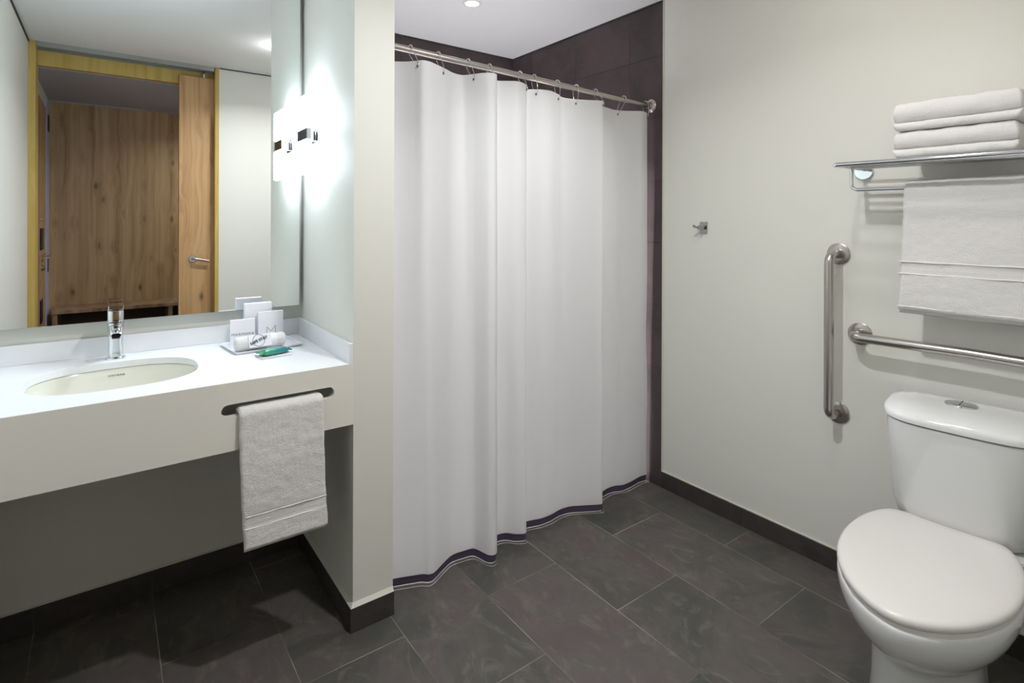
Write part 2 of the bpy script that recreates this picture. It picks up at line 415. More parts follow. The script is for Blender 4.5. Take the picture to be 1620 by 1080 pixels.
for k in range(4):
    y = yb-.05-.055*k
    obj('metal_strip', LB(.47, 1.5, y-.006, y+.006, .603, .609), M['alu'], b, bevel=.001)

# wall mirror on hidden spacers
mr = thing('wall_mirror', 'large frameless wall mirror above the white washbasin counter', 'mirror', (.11, YM, .966))
x0, x1 = XL+.003-.11, .615-.11; zt = HC-.003-.966
obj('mirror_pane', bx(x0, x1, YMIR-YM, YMIR-YM+.001, 0, zt), M['mirror'], mr)
obj('backing_panel', bx(x0, x1, YMIR-YM+.0012, YMIR-YM+.006, 0, zt), M['mirror_edge'], mr)
obj('mounting_rail', bx(x0+.02, x1-.02, YMIR-YM+.006, -.0005, .05, .09), M['alu'], mr)
obj('mounting_rail', bx(x0+.02, x1-.02, YMIR-YM+.006, -.0005, 1.2, 1.24), M['alu'], mr)

# ------------------------------------------------------------------ washbasin counter
SC, SA, SB = (.025, 1.975), .207, .172      # basin opening: centre, half length, half width
def stadium(a, b, z, n=64, p=2.6, c=SC):
    out = []
    for i in range(n):
        t = 2*PI*i/n; ct, st = math.cos(t), math.sin(t)
        out.append((c[0]+a*math.copysign(abs(ct)**(2/p), ct), c[1]+b*math.copysign(abs(st)**(2/p), st), z))
    return out
ct = thing('washbasin_counter', 'white stone washbasin counter with towel slot cut in its deep front', 'counter', (0, 0, 0))
XE = XP0-.0005
TH = .020
bm = bmesh.new()
o_t = stadium(SA, SB, ZC); o_b = stadium(SA, SB, ZC-TH)
def rect_ring(z):
    out = []
    n = 64
    for i in range(n):
        t = 2*PI*i/n; dx, dy = math.cos(t), math.sin(t)
        k = 1e9
        if dx > 1e-9: k = min(k, (XE-SC[0])/dx)
        if dx < -1e-9: k = min(k, (XL-SC[0])/dx)
        if dy > 1e-9: k = min(k, (YM-SC[1])/dy)
        if dy < -1e-9: k = min(k, (YC+.003-SC[1])/dy)
        out.append([SC[0]+dx*k, SC[1]+dy*k, z])
    for cx_, cy_ in ((XE, YM), (XE, YC+.003), (XL, YM), (XL, YC+.003)):
        j = min(range(n), key=lambda q: (out[q][0]-cx_)**2+(out[q][1]-cy_)**2); out[j][0], out[j][1] = cx_, cy_
    return out
loft(bm, [o_b, o_t, rect_ring(ZC), rect_ring(ZC-TH), o_b], True, False)
bmesh.ops.remove_doubles(bm, verts=bm.verts, dist=1e-6)
obj('countertop', bm, M['quartz'], ct)
# deep front with the rounded slot
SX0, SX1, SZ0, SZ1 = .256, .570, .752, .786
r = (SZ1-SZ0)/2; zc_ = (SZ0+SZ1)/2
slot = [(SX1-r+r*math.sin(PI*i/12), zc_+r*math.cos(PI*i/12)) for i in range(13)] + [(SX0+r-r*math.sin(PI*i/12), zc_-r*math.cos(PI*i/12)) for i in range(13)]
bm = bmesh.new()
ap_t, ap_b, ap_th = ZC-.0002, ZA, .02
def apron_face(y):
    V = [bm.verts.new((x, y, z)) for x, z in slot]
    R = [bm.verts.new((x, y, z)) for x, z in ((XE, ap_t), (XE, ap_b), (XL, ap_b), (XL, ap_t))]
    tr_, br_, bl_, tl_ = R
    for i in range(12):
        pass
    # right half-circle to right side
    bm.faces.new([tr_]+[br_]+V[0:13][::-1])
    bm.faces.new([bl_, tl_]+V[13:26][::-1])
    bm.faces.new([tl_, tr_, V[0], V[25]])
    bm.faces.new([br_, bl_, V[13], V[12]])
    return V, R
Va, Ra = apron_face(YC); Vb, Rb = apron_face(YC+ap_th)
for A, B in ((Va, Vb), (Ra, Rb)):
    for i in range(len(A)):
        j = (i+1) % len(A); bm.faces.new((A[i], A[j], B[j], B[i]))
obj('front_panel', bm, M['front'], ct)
obj('backsplash', bx(XL, XE, YM-.0133, YM-.0002, ZC, ZC+.0635), M['quartz'], ct, bevel=.0015)
obj('side_splash', bx(XP0-.0133, XE, YC+.001, YM-.0135, ZC, ZC+.0635), M['quartz'], ct, bevel=.0015)
obj('support_rail', bx(.10, .545, YC+.085, YC+.10, ap_b+.03, ZC-TH), M['quartz'], ct)
# undermount basin
bm = bmesh.new()
prof = [(1.03, ZC-TH-.0005), (1.01, ZC-TH-.003), (1.0, ZC-.045), (.96, ZC-.085), (.88, ZC-.115), (.72, ZC-.134), (.45, ZC-.142), (.12, ZC-.146)]
inner = [stadium(SA*k, SB*k, z) for k, z in prof]
outer = [stadium(SA*(k+.05), SB*(k+.05), z-.012) for k, z in prof[::-1]]
outer[-1] = stadium(SA*1.10, SB*1.10, ZC-TH-.0005)
loft(bm, inner+outer, True, False)
loft(bm, [inner[0], outer[-1]], True, False)
bm.faces.new([bm.verts.new(p_) for p_ in stadium(SA*.12, SB*.12, ZC-.146)])
bmesh.ops.remove_doubles(bm, verts=bm.verts, dist=1e-5)
basin = obj('basin', bm, M['basin'], ct, smooth=True, auto=.9)
h = bmesh.new(); lathe(h, [(0, .026), (.003, .026), (.004, .020), (.002, .001)], (SC[0], SC[1], ZC-.1455), (0, 0, 1)); obj('drain', h, M['chrome'], basin, smooth=True, auto=.6)
# maker's name printed inside the basin's far side
text_obj('lettering', 'corona', .0105, M['seam'], basin, (.026, SC[1]+SB*.987, ZC-.041), (1, 0, 0), (0, .06, 1), .0003, 1.3, 1.15)

# faucet
f = thing('faucet', 'chrome single lever basin mixer tap behind the sink', 'tap', (.024, 2.205, ZC))
h = bmesh.new(); loft(h, [[(a*math.copysign(abs(math.cos(t))**.8, math.cos(t)), b_*math.copysign(abs(math.sin(t))**.8, math.sin(t)), z) for t in [2*PI*i/32 for i in range(32)]] for a, b_, z in ((.027, .027, 0), (.0275, .0275, .002), (.0265, .0265, .006), (.022, .022, .008))])
obj('base_ring', h, M['chrome'], f, smooth=True, auto=.7)
h = bmesh.new()
sec = []
for z, a, b_ in ((.006, .0215, .022), (.03, .0205, .021), (.055, .020, .020), (.085, .021, .021), (.098, .0222, .022), (.112, .0228, .0228), (.118, .0222, .022)):
    sec.append([(a*math.copysign(abs(math.cos(t))**.72, math.cos(t)), b_*math.copysign(abs(math.sin(t))**.72, math.sin(t)), z) for t in [2*PI*i/32 for i in range(32)]])
loft(h, sec); obj('body', h, M['chrome'], f, smooth=True, auto=.7)
h = bmesh.new(); sec = []
for y, hw, hh, z in ((-.015, .0200, .016, .099), (-.04, .0190, .014, .100), (-.07, .018, .0115, .099), (-.095, .0165, .010, .096), (-.108, .0155, .009, .0935), (-.112, .012, .007, .0925)):
    sec.append([(hw*math.copysign(abs(math.cos(t))**.6, math.cos(t)), y, z+hh*math.copysign(abs(math.sin(t))**.6, math.sin(t))) for t in [2*PI*i/24 for i in range(24)]])
loft(h, sec); sp = obj('spout', h, M['chrome'], f, smooth=True, auto=.7)
h = bmesh.new(); lathe(h, [(0, .011), (.006, .011), (.0065, .008), (.004, .001)], (0, -.098, .0875), (0, -.15, -1), 20); obj('aerator', h, M['seam'], sp, smooth=True, auto=.6)
h = bmesh.new(); sec = []
for z, a in ((.120, .0190), (.123, .0212), (.152, .0215), (.157, .0195)):
    sec.append([(a*math.copysign(abs(math.cos(t))**.55, math.cos(t)), a*math.copysign(abs(math.sin(t))**.55, math.sin(t)), z) for t in [2*PI*i/32 for i in range(32)]])
loft(h, sec); cart = obj('cartridge_housing', h, M['chrome'], f, smooth=True, auto=.5)
h = bmesh.new(); sec = []
for y, z, hw, hh in ((.026, .170, .0195, .010), (0, .168, .0215, .0105), (-.03, .169, .021, .008), (-.055, .172, .0205, .0070), (-.075, .175, .020, .0068), (-.080, .1755, .0185, .0058)):
    sec.append([(hw*math.copysign(abs(math.cos(t))**.35, math.cos(t)), y, z+hh*math.copysign(abs(math.sin(t))**.35, math.sin(t))) for t in [2*PI*i/24 for i in range(24)]])
loft(h, sec); obj('lever', h, M['chrome'], f, smooth=True, auto=.45)

# ------------------------------------------------------------------ terry cloth builders
def draped(path, w0, w1, thick, axis, wshift=None, nw=46, disp=.0016, bands=(), seed=0, step=.006):
    """path: 2D points (perp, z) of the cloth's middle line from the front hem over the bar to the back hem;
    axis 'x': perp is y, width runs in x; axis 'y': perp is x, width runs in y"""
    P = [Vector((a, b)) for a, b in path]; L = [0]
    for a, b in zip(P, P[1:]): L.append(L[-1]+(b-a).length)
    tot = L[-1]; ns = max(8, int(tot/step)); mid = []
    for i in range(ns+1):
        s = tot*i/ns; j = 0
        while j < len(L)-2 and L[j+1] < s: j += 1
        t = (s-L[j])/(L[j+1]-L[j]); mid.append((s, P[j].lerp(P[j+1], t)))
    bm = bmesh.new(); rings = []
    for i, (s, p) in enumerate(mid):
        a = mid[max(0, i-2)][1]; b = mid[min(ns, i+2)][1]; t = (b-a).normalized(); nn = Vector((-t.y, t.x))
        ring = []; endk = min(1, min(s, tot-s)/(thick*.5)); endk = math.sqrt(max(0, 1-(1-endk)**2))*.92+.08
        inb = 0; rib = 0
        for b0, b1 in bands:
            if b0 < s < b1: inb = 1; rib = .0006*math.sin((s-b0)/(b1-b0)*2*PI*5)
        sh = wshift(s/tot) if wshift else 0
        m = nw*2+4
        for k in range(m):
            if k <= nw: u = k/nw; side = 1
            else: u = 1-(k-nw-2)/nw if k >= nw+2 else 1; side = -1
            if k == nw+1: u = 1; side = 0
            if k == m-1: u = 0; side = 0
            u = min(1, max(0, u))
            e = min(1, min(u, 1-u)*abs(w1-w0)/(thick*.6)); prof_ = math.sqrt(max(0, 1-(1-e)**2))
            w_ = w0+(w1-w0)*u+sh+fn(s, seed, 0, 18)*.0025*(1 if side == 0 or e < 1 else .3)
            hgt = side*thick*.5*(prof_*.75+.25 if side else 0)*endk
            x_, z_ = p.x, p.y
            wave = fn(w_*1.0, s, seed, 7)*.004
            q = Vector((x_, z_))+nn*(hgt+wave)
            if not inb: q += nn*side*(fn(w_, s, seed, 45)*disp+fn(w_, s, seed+5, 160)*disp)
            else: q += nn*side*(-.0016+rib)
            ring.append((w_, q.x, q.y) if axis == 'x' else (q.x, w_, q.y))
        rings.append(ring)
    loft(bm, rings, True, True)
    return bm

# hand towel through the counter slot
yf, yi = YC-.011, YC+ap_th+.011
lip = SZ0+.011
path = [(yf-.002, .372), (yf-.001, .50), (yf, .70), (yf+.001, lip-.008), (yf+.006, lip-.001), (yf+.013, lip+.002), (yi-.013, lip+.002), (yi-.006, lip-.001), (yi-.001, lip-.008), (yi, .70), (yi+.001, .662)]
ht = thing('hand_towel', 'white terry hand towel hanging through the slot in the counter front', 'towel', (.415, YC, SZ0))
def to_local(bm, root):
    inv = root.matrix_basis.inverted() if root.matrix_basis != Matrix.Identity(4) else Matrix.Identity(4)
    bmesh.ops.transform(bm, matrix=Matrix.Translation(-Vector(root.location)), verts=bm.verts); return bm
bm = draped(path, .298, .532, .016, 'x', lambda t: .014*(1-t)**2 if t < 1 else 0, bands=((.062, .098),), seed=3, step=.0045, nw=60)
obj('cloth', to_local(bm, ht), M['terry'], ht, smooth=True)
bm = draped([(yf+.009, .362), (yf+.0095, .45), (yf+.010, .62)], .306, .536, .005, 'x', lambda t: .008*(1-t), seed=9, disp=.001)
obj('inner_layer', to_local(bm, ht), M['terry'], ht, smooth=True)
for zz in (.432, .466):
    h = bmesh.new(); tube(h, [(.313+(.541-.313)*i/20, yf-.0078, zz-.0+.0006*math.sin(i)) for i in range(21)], .0016, 8)
    obj('woven_rib', to_local(h, ht), M['band'], ht, smooth=True)

# ------------------------------------------------------------------ amenities on the counter
tr_ = thing('amenity_tray', 'flat white rectangular tray in the counter corner beneath cards and rolled cloth', 'tray', (.452, 2.12, ZC))
bm = bmesh.new()
ang = .10
def rotp(x, y, a=ang): return (x*math.cos(a)-y*math.sin(a), x*math.sin(a)+y*math.cos(a))
def rrect(hx, hy, r, z, n=5, a=ang):
    out = []
    for sx, sy, a0 in ((1, 1, 0), (-1, 1, PI/2), (-1, -1, PI), (1, -1, 3*PI/2)):
        for i in range(n+1):
            t = a0+PI/2*i/n; x, y = sx*(hx-r)+r*math.cos(t), sy*(hy-r)+r*math.sin(t); out.append((*rotp(x, y, a), z))
    return out
loft(bm, [rrect(.108, .088, .010, 0), rrect(.112, .092, .012, .004), rrect(.116, .096, .014, .009), rrect(.113, .093, .012, .009), rrect(.109, .089, .010, .005)])
obj('tray_plate', bm, M['paper'], tr_, smooth=True, auto=.5)
TZ = ZC+.0056
def card(name, label, cat, cx_, cy_, w_, h_, th_, ang_, tilt=0, z=TZ):
    o = thing(name, label, cat, (cx_, cy_, z), ang_)
    bm = bmesh.new(); v = box(bm, -w_/2, w_/2, -th_/2, th_/2, 0, h_)
    for q in bm.verts: q.co.y += q.co.z*tilt
    return o, obj('card_sheet', bm, M['paper'], o, bevel=.0006)
o1, c1 = card('amenity_card', 'white card with small grey capitals, at the left of the amenity tray', 'card', .388, 2.118, .079, .097, .008, -.02)
text_obj('lettering', 'MARMARA', .0125, M['ink'], o1, (0, -.0045, .045), (1, 0, 0), (0, 0, 1), .0002, 1.15, 1.12)
o2, c2 = card('amenity_card', 'white card with a large thin letter M, at the right of the amenity tray', 'card', .483, 2.128, .086, .116, .008, .02)
bm = bmesh.new()
for a, b_ in (((-.014, .032), (-.013, .060)), ((-.013, .060), (.001, .044)), ((.001, .044), (.016, .063)), ((.016, .063), (.017, .030))):
    tube(bm, [(a[0], -.0042, a[1]), (b_[0], -.0042, b_[1])], .0007, 6)
obj('monogram', bm, M['ink'], o2)
text_obj('lettering', 'MARMARA', .0075, M['ink'], o2, (.0, -.0045, .026), (1, 0, 0), (0, 0, 1), .0002, 1.1, 1.1)
o3 = thing('tissue_box', 'tall plain white carton behind the two cards, nearest the mirror', 'box', (.446, 2.158, TZ), .03)
obj('carton', bx(-.046, .046, -.012, .012, 0, .146), M['paper'], o3, bevel=.0012)
# rolled wash cloth with its paper band
rw = thing('rolled_washcloth', 'small rolled white washcloth with round-stamped paper band', 'towel', (.432, 2.052, TZ+.0255), .10)
bm = bmesh.new(); rings = []
for i in range(41):
    x = -.085+.17*i/40; e = min(1, min(i, 40-i)/4); k = math.sqrt(1-(1-e)**2)*.35+.65
    if i in (0, 40): k = .25
    rings.append([(x, .0225*k*math.cos(t)*(1+.05*fn(x*8, math.cos(t), math.sin(t), 3)), .0235*k*math.sin(t)*(1+.04*fn(x*8, math.cos(t), math.sin(t), 5))) for t in [2*PI*j/40 for j in range(40)]])
loft(bm, rings); obj('cloth_roll', bm, M['terry'], rw, smooth=True)
bm = bmesh.new()
loft(bm, [[(x, r_*math.cos(t), r_*math.sin(t)) for t in [2*PI*j/48 for j in range(48)]] for x, r_ in ((-.044, .0236), (-.044, .0245), (.050, .0245), (.050, .0236), (-.044, .0236))], True, False)
bmesh.ops.remove_doubles(bm, verts=bm.verts, dist=1e-6)
band = obj('paper_band', bm, M['paper'], rw, smooth=True, auto=.7)
# flat front label of the band, facing the room and slightly up
ca = .35; nrm = Vector((0, -math.cos(ca), math.sin(ca))); yd = Vector((0, math.sin(ca), math.cos(ca))); c0 = nrm*.0262
def lp(x, y, off=0): return Vector((x, 0, 0))+yd*y+nrm*(.0252+off)
bm = bmesh.new()
for a, b_ in ((.0200, .0),):
    pts = []
    for i in range(40):
        t = 2*PI*i/40; pts.append(lp(-.012+.0195*math.cos(t), .0205*math.sin(t)*.98, .001))
    tube(bm, pts+[pts[0]], .00055, 6)
obj('stamp_ring', bm, M['navy'], band)
bm = bmesh.new()
vv = [lp(x, y, o_) for o_ in (-.003, .0) for x, y in ((-.044, -.0215), (.03, -.0215), (.03, .0215), (-.044, .0215))]
V = [bm.verts.new(p_) for p_ in vv]
for fc in ((0, 1, 2, 3), (4, 5, 6, 7), (0, 1, 5, 4), (1, 2, 6, 5), (2, 3, 7, 6), (3, 0, 4, 7)): bm.faces.new([V[i] for i in fc])
obj('band_label', bm, M['paper'], band)
tx = Vector((1, 0, 0))*math.cos(.32)+yd*math.sin(.32); ty = -Vector((1, 0, 0))*math.sin(.32)+yd*math.cos(.32)
text_obj('lettering', 'SAFE STAY', .0132, M['navy'], band, lp(-.012, .0, .0014), tx, ty, .0005, .95, 1.02, bold=.0002)
# soap dish and wrapped soap
sd = thing('soap_dish', 'small thin white square dish beneath the green soap', 'dish', (.452, 1.951, ZC))
bm = bmesh.new(); loft(bm, [rrect(.047, .040, .006, 0, 5, .10), rrect(.050, .043, .007, .005, 5, .10), rrect(.048, .041, .006, .005, 5, .10), rrect(.045, .038, .005, .003, 5, .10)])
obj('dish_plate', bm, M['paper'], sd, smooth=True, auto=.5)
so = thing('wrapped_soap', 'small soap bar in glossy green wrapper with pinched ends', 'soap', (.453, 1.952, ZC+.0035), .22)
bm = bmesh.new(); rings = []
for i in range(31):
    x = -.052+.104*i/30; d_ = abs(i-15)/15
    if d_ < .72: a, b_ = .023, .0105*(1-.18*(d_/.72)**4)
    elif d_ < .82: a, b_ = .023-.003*(d_-.72)/.10, .0105*.82-.0074*(d_-.72)/.10
    else: a, b_ = .020+.006*(d_-.82)/.18, .0012+.0004*math.sin(d_*40)
    rings.append([(x+fn(x, j, 0, 2)*.0012, a*math.copysign(abs(math.cos(t))**.6, math.cos(t)), .0110+b_*math.copysign(abs(math.sin(t))**.7, math.sin(t))+(.002*math.sin(j*1.9) if d_ > .78 else 0)) for j, t in enumerate([2*PI*k/28 for k in range(28)])])
loft(bm, rings); obj('wrapper', bm, M['green'], so, smooth=True)

# ------------------------------------------------------------------ wall sconce on the side wall
sx, sy, sz = XP0, 2.066, 1.612
sc = thing('wall_sconce', 'lit up-and-down wall lamp with white glass shade beside the mirror', 'lamp', (sx, sy, sz))
obj('wall_plate', bx(-.012, -.0005, -.042, .042, -.026, .026), M['chrome'], sc, bevel=.002)
obj('arm', bx(-.040, -.012, -.015, .015, -.02, .02), M['chrome'], sc, bevel=.002)
bm = bmesh.new()
for k in range(9): box(bm, -.0585, -.0400, -.062, .062, -.020+.0046*k, -.0174+.0046*k)
box(bm, -.056, -.042, -.060, .060, -.02, .02)
obj('centre_clamp', bm, M['chrome'], sc)
for z0, z1 in ((.0215, .143), (-.142, -.0215)):
    obj('glass_shade', bx(-.0575, -.0395, -.065, .065, z0, z1), M['opal'], sc, bevel=.003)
for zz in (.082, -.082):
    l = bpy.data.lights.new('sconce_light', 'AREA'); l.shape = 'RECTANGLE'; l.size = .115; l.size_y = .12; l.energy = P_SCONCE; l.color = (.76, .88, 1.0)
    lo = bpy.data.objects.new('sconce_light', l); COL.objects.link(lo); lo.parent = sc; lo.location = (-.0595, 0, zz); lo.rotation_euler = (0, PI/2, 0)

# ------------------------------------------------------------------ ceiling downlights
def downlight(x, y, z, label, power, spread=180, col=(.975, .975, 1.0), glow=.35):
    t = thing('downlight', label, 'light', (x, y, z), 0)
    h = bmesh.new(); lathe(h, [(0, .036), (-.0005, .046), (-.004, .046), (-.005, .043), (-.003, .034), (0, .034)], (0, 0, 0), (0, 0, 1)); obj('trim_ring', h, M['white_plastic'], t, smooth=True, auto=.6)
    h = bmesh.new(); lathe(h, [(0, .001), (0, .033), (-.003, .033), (-.0032, .001)], (0, 0, 0), (0, 0, 1)); obj('lens', h, M['lamp'], t)
    l = bpy.data.lights.new('downlight_lamp', 'AREA'); l.shape = 'DISK'; l.size = .07; l.energy = power; l.color = col; l.spread = math.radians(spread)
    lo = bpy.data.objects.new('downlight_lamp', l); COL.objects.link(lo); lo.parent = t; lo.location = (0, 0, -.012)
    if not glow: return t
    g_ = bpy.data.lights.new('downlight_fill', 'POINT'); g_.energy = power*glow; g_.color = col; g_.shadow_soft_size = .02  # extra point added below the lens to brighten ceiling and upper walls
    go = bpy.data.objects.new('downlight_fill', g_); COL.objects.link(go); go.parent = t; go.location = (0, 0, -.07)
    return t
downlight(1.463, 2.309, HC, 'round recessed ceiling downlight above the shower curtain', P_SHOWER, 99, glow=0)
downlight(.88, .88, HC, 'round recessed ceiling downlight in the middle of the room, seen in the mirror', P_MAIN, 148, glow=.10)
downlight(1.52, .70, HC, 'round fill downlight added out of view on the ceiling above the toilet side', P_TOILET_FILL, 180, (1, .93, .88), glow=.6)  # lamp added out of view to brighten the toilet side
downlight(.9, -.62, HALL_Z, 'round fill downlight added out of view in the lower hall ceiling behind the door', P_HALL_FILL, 150, glow=.1)  # unseen lamp, added to light the hall dimly

# ------------------------------------------------------------------ shower rod, curtain, rings
def rod_z(x): return 1.911+(1.877-1.911)*(x-.815)/(XR-.815)
YR = 1.79
rd = thing('shower_rod', 'straight brushed steel shower rod between the pillar and the tiled wall', 'rod', (1.48, YR, 1.894))
h = bmesh.new(); tube(h, [(XP1+.009-1.48, 0, rod_z(XP1)-1.894), (XR-.001-1.48, 0, rod_z(XR)-1.894)], .0127, 24); obj('pole', h, M['rod'], rd, smooth=True, auto=.8)
for xx, s in ((XR-.0005, -1), (XP1+.0085, 1)):
    h = bmesh.new(); lathe(h, [(0, .034), (.003, .034), (.006, .030), (.012, .019), (.020, .016), (.020, .013)], (xx-1.48, 0, rod_z(xx)-1.894), (s, 0, 0)); obj('flange', h, M['rod'], rd, smooth=True, auto=.7)

# plan of the folds: (screen-independent) x, y at the top and at the hem
folds = [(.775, 1.81, .775, 1.81), (.816, 1.791, .825, 1.797), (.843, 1.772, .855, 1.786), (.866, 1.745, .886, 1.774), (.884, 1.716, .915, 1.762), (.910, 1.714, .935, 1.746), (.942, 1.728, .959, 1.748), (.996, 1.755, 1.016, 1.779), (1.045, 1.783, 1.059, 1.797), (1.090, 1.788, 1.105, 1.794),
 (1.112, 1.754, 1.143, 1.786), (1.125, 1.728, 1.156, 1.762), (1.145, 1.698, 1.168, 1.718), (1.166, 1.688, 1.188, 1.704), (1.187, 1.698, 1.208, 1.716), (1.196, 1.725, 1.218, 1.748), (1.21, 1.752, 1.238, 1.788), (1.238, 1.765, 1.27, 1.805), (1.270, 1.743, 1.308, 1.797), (1.303, 1.722, 1.338, 1.765), (1.345, 1.732, 1.372, 1.748), (1.372, 1.752, 1.385, 1.768), (1.385, 1.785, 1.397, 1.795),
 (1.405, 1.803, 1.42, 1.815), (1.434, 1.778, 1.463, 1.806), (1.460, 1.760, 1.495, 1.797), (1.502, 1.752, 1.549, 1.795), (1.565, 1.778, 1.597, 1.803), (1.610, 1.805, 1.628, 1.803), (1.658, 1.803, 1.665, 1.795), (1.725, 1.776, 1.723, 1.764), (1.782, 1.742, 1.783, 1.731),
 (1.808, 1.745, 1.802, 1.738), (1.830, 1.780, 1.825, 1.765), (1.865, 1.808, 1.850, 1.798), (1.925, 1.825, 1.915, 1.815), (1.975, 1.832, 1.965, 1.811), (2.018, 1.820, 2.005, 1.795), (2.055, 1.796, 2.073, 1.797), (2.092, 1.768, 2.130, 1.805), (2.135, 1.775, 2.160, 1.803), (2.158, 1.786, 2.180, 1.800)]
plan = catmull([(a, b_, c_) for a, b_, c_, d_ in folds], 5); plan_y = catmull([(d_, 0, 0) for a, b_, c_, d_ in folds], 5)
cur = thing('shower_curtain', 'long white cloth shower curtain in soft folds from rod to floor', 'curtain', (1.48, 1.77, 0))
NZ = 44; ZBOT = .036
def ztop(x): return 1.860+(1.835-1.860)*(x-.82)/1.36
def cpoint(i, t):      # t 0 top, 1 hem
    a = plan[i]; d_ = plan_y[i].x; k = t
    x = a.x*(1-k)+a.z*k; y = a.y*(1-k)+d_*k
    mid = math.sin(PI*t)
    y += .006*mid*fn(x, t, 0, 5.5)+.0035*mid*fn(x, t*.6, 4, 13); x += .004*mid*fn(x, t, 9, 6)
    return Vector((x, y, ztop(a.x)*(1-t)+ZBOT*t))
bm = bmesh.new(); G = []
for j in range(NZ+1):
    t = j/NZ; G.append([bm.verts.new(cpoint(i, t)-Vector((1.48, 1.77, 0))) for i in range(len(plan))])
for j in range(NZ):
    for i in range(len(plan)-1): bm.faces.new((G[j][i], G[j][i+1], G[j+1][i+1], G[j+1][i]))
cl = obj('cloth', bm, M['curtain'], cur, smooth=True)
sm = cl.modifiers.new('solid', 'SOLIDIFY'); sm.thickness = .0012; sm.offset = 0; sm.use_rim = False
bm = bmesh.new(); G = []
for z in (.037, .020, .004):
    G.append([])
    for i in range(len(plan)):
        p_ = cpoint(i, 1); G[-1].append(bm.verts.new((p_.x-1.48+.001, p_.y-1.77+.004+(.004 if z < .02 else 0), z)))
for j in range(2):
    for i in range(len(plan)-1): bm.faces.new((G[j][i], G[j][i+1], G[j+1][i+1], G[j+1][i]))
hm = obj('lower_strip', bm, M['hem'], cur, smooth=True); hm['label'] = 'dark plum strip below the curtain cloth'  # dark plum strip following the curtain's lower edge
sm = hm.modifiers.new('solid', 'SOLIDIFY'); sm.thickness = .0015; sm.use_rim = False
ORD = ['nearest the pillar', 'second from the pillar', 'third from the pillar', 'fourth from the pillar', 'fifth from the pillar', 'sixth from the pillar', 'seventh from the pillar', 'eighth from the pillar', 'ninth from the pillar', 'tenth from the pillar', 'nearest the tiled wall']
# where each ring pierces the curtain, as an x at the curtain's top edge
ring_x = [.872, .985, 1.115, 1.215, 1.365, 1.44, 1.57, 1.68, 1.80, 1.99, 2.15]
ring_proto = None
def top_at(x):
    best = min(range(len(plan)), key=lambda i: abs(plan[i].x-x)); return plan[best]
for k, rx in enumerate(ring_x):
    p_ = top_at(rx); rz = rod_z(rx)
    t = thing('curtain_ring', 'thin chrome roller ring on the shower rod, '+ORD[k], 'ring', (rx, YR, rz), 0, 'curtain rings on the shower rod')
    bot = Vector((p_.x-rx, p_.y-YR, ztop(rx)-.020-rz)); tp = Vector((0, 0, .017))
    h = bmesh.new()
    q = Vector((.002, 0, 0))
    pts = catmull([bot+Vector((0, -.004, -.002)), bot+Vector((0, -.009, .008)), Vector((bot.x*.5, bot.y*.5-.016, bot.z*.45)), Vector((0, -.0165, .002)), Vector((0, -.011, .014)), Vector((0, 0, .0175)),
                   Vector((0, .011, .014)), Vector((0, .0165, .002)), Vector((bot.x*.5, bot.y*.5+.016, bot.z*.45)), bot+Vector((0, .008, .006)), bot+Vector((0, .004, -.002)), bot+Vector((0, -.004, -.002))], 5)
    tube(h, pts, .0012, 8, False); obj('wire', h, M['chrome'], t, smooth=True)
    h = bmesh.new()
    for a in (-1.0, -.5, 0, .5, 1.0):
        c_ = Vector((0, math.sin(a)*.0172, math.cos(a)*.0172)); r_ = bmesh.ops.create_icosphere(h, subdivisions=2, radius=.0034, matrix=Matrix.Translation(c_))
    obj('roller_beads', h, M['chrome'], t, smooth=True)
    h = bmesh.new(); lathe(h, [(0, .0022), (0, .0048), (.001, .0048), (.001, .0022)], (p_.x-1.48, p_.y-1.77-.0022, ztop(rx)-.020), (0, 1, 0), 16); obj('grommet', h, M['seam'], cur)

# ------------------------------------------------------------------ grab bars
def flange(bm, c, axis, r=.040):
    lathe(bm, [(.0003, r), (.005, r), (.0062, r-.0015), (.0066, .0185), (.013, .0175), (.013, .0165)], c, axis, 40)
XW = XR+.006
gb = thing('grab_bar', 'vertical brushed steel grab bar on the wall beside the cistern', 'grab bar', (XW, .918, .888))
o_ = .080; zt_, zb_ = 1.183-.888, .594-.888; r1 = .016; bend = .035
for zz in (zt_, zb_):
    h = bmesh.new(); flange(h, (0, .0, zz), (-1, 0, 0)); obj('flange', h, M['steel'], gb, smooth=True, auto=.7)
h = bmesh.new()
pts = [(-.002, 0, zt_), (-o_+bend, 0, zt_)]+[tuple(p_) for p_ in arc((-o_+bend, 0, zt_-bend), (0, 0, 1), (-1, 0, 0), bend, 0, PI/2, 10)][1:]+[(-o_, 0, (zt_+zb_)/2)]+[tuple(p_) for p_ in arc((-o_+bend, 0, zb_+bend), (-1, 0, 0), (0, 0, -1), bend, 0, PI/2, 10)]+[(-.002, 0, zb_)]
tube(h, pts, r1, 24); obj('rail', h, M['steel'], gb, smooth=True)
gb = thing('grab_bar', 'horizontal brushed steel grab bar above the toilet cistern', 'grab bar', (XW, .845, .898))
h = bmesh.new(); flange(h, (0, 0, 0), (-1, 0, 0)); obj('flange', h, M['steel'], gb, smooth=True, auto=.7)
h = bmesh.new(); flange(h, (0, -.66, .0), (-1, 0, 0)); obj('flange', h, M['steel'], gb, smooth=True, auto=.7)
h = bmesh.new()
pts = [(-.002, 0, 0), (-o_+bend, 0, 0)]+[tuple(p_) for p_ in arc((-o_+bend, -bend, 0), (0, 1, 0), (-1, 0, 0), bend, 0, PI/2, 10)][1:]+[(-o_, -.33, .004)]+[tuple(p_) for p_ in arc((-o_+bend, -.66+bend, 0), (-1, 0, 0), (0, -1, 0), bend, 0, PI/2, 10)]+[(-.002, -.66, 0)]
tube(h, pts, r1, 24); obj('rail', h, M['steel'], gb, smooth=True)

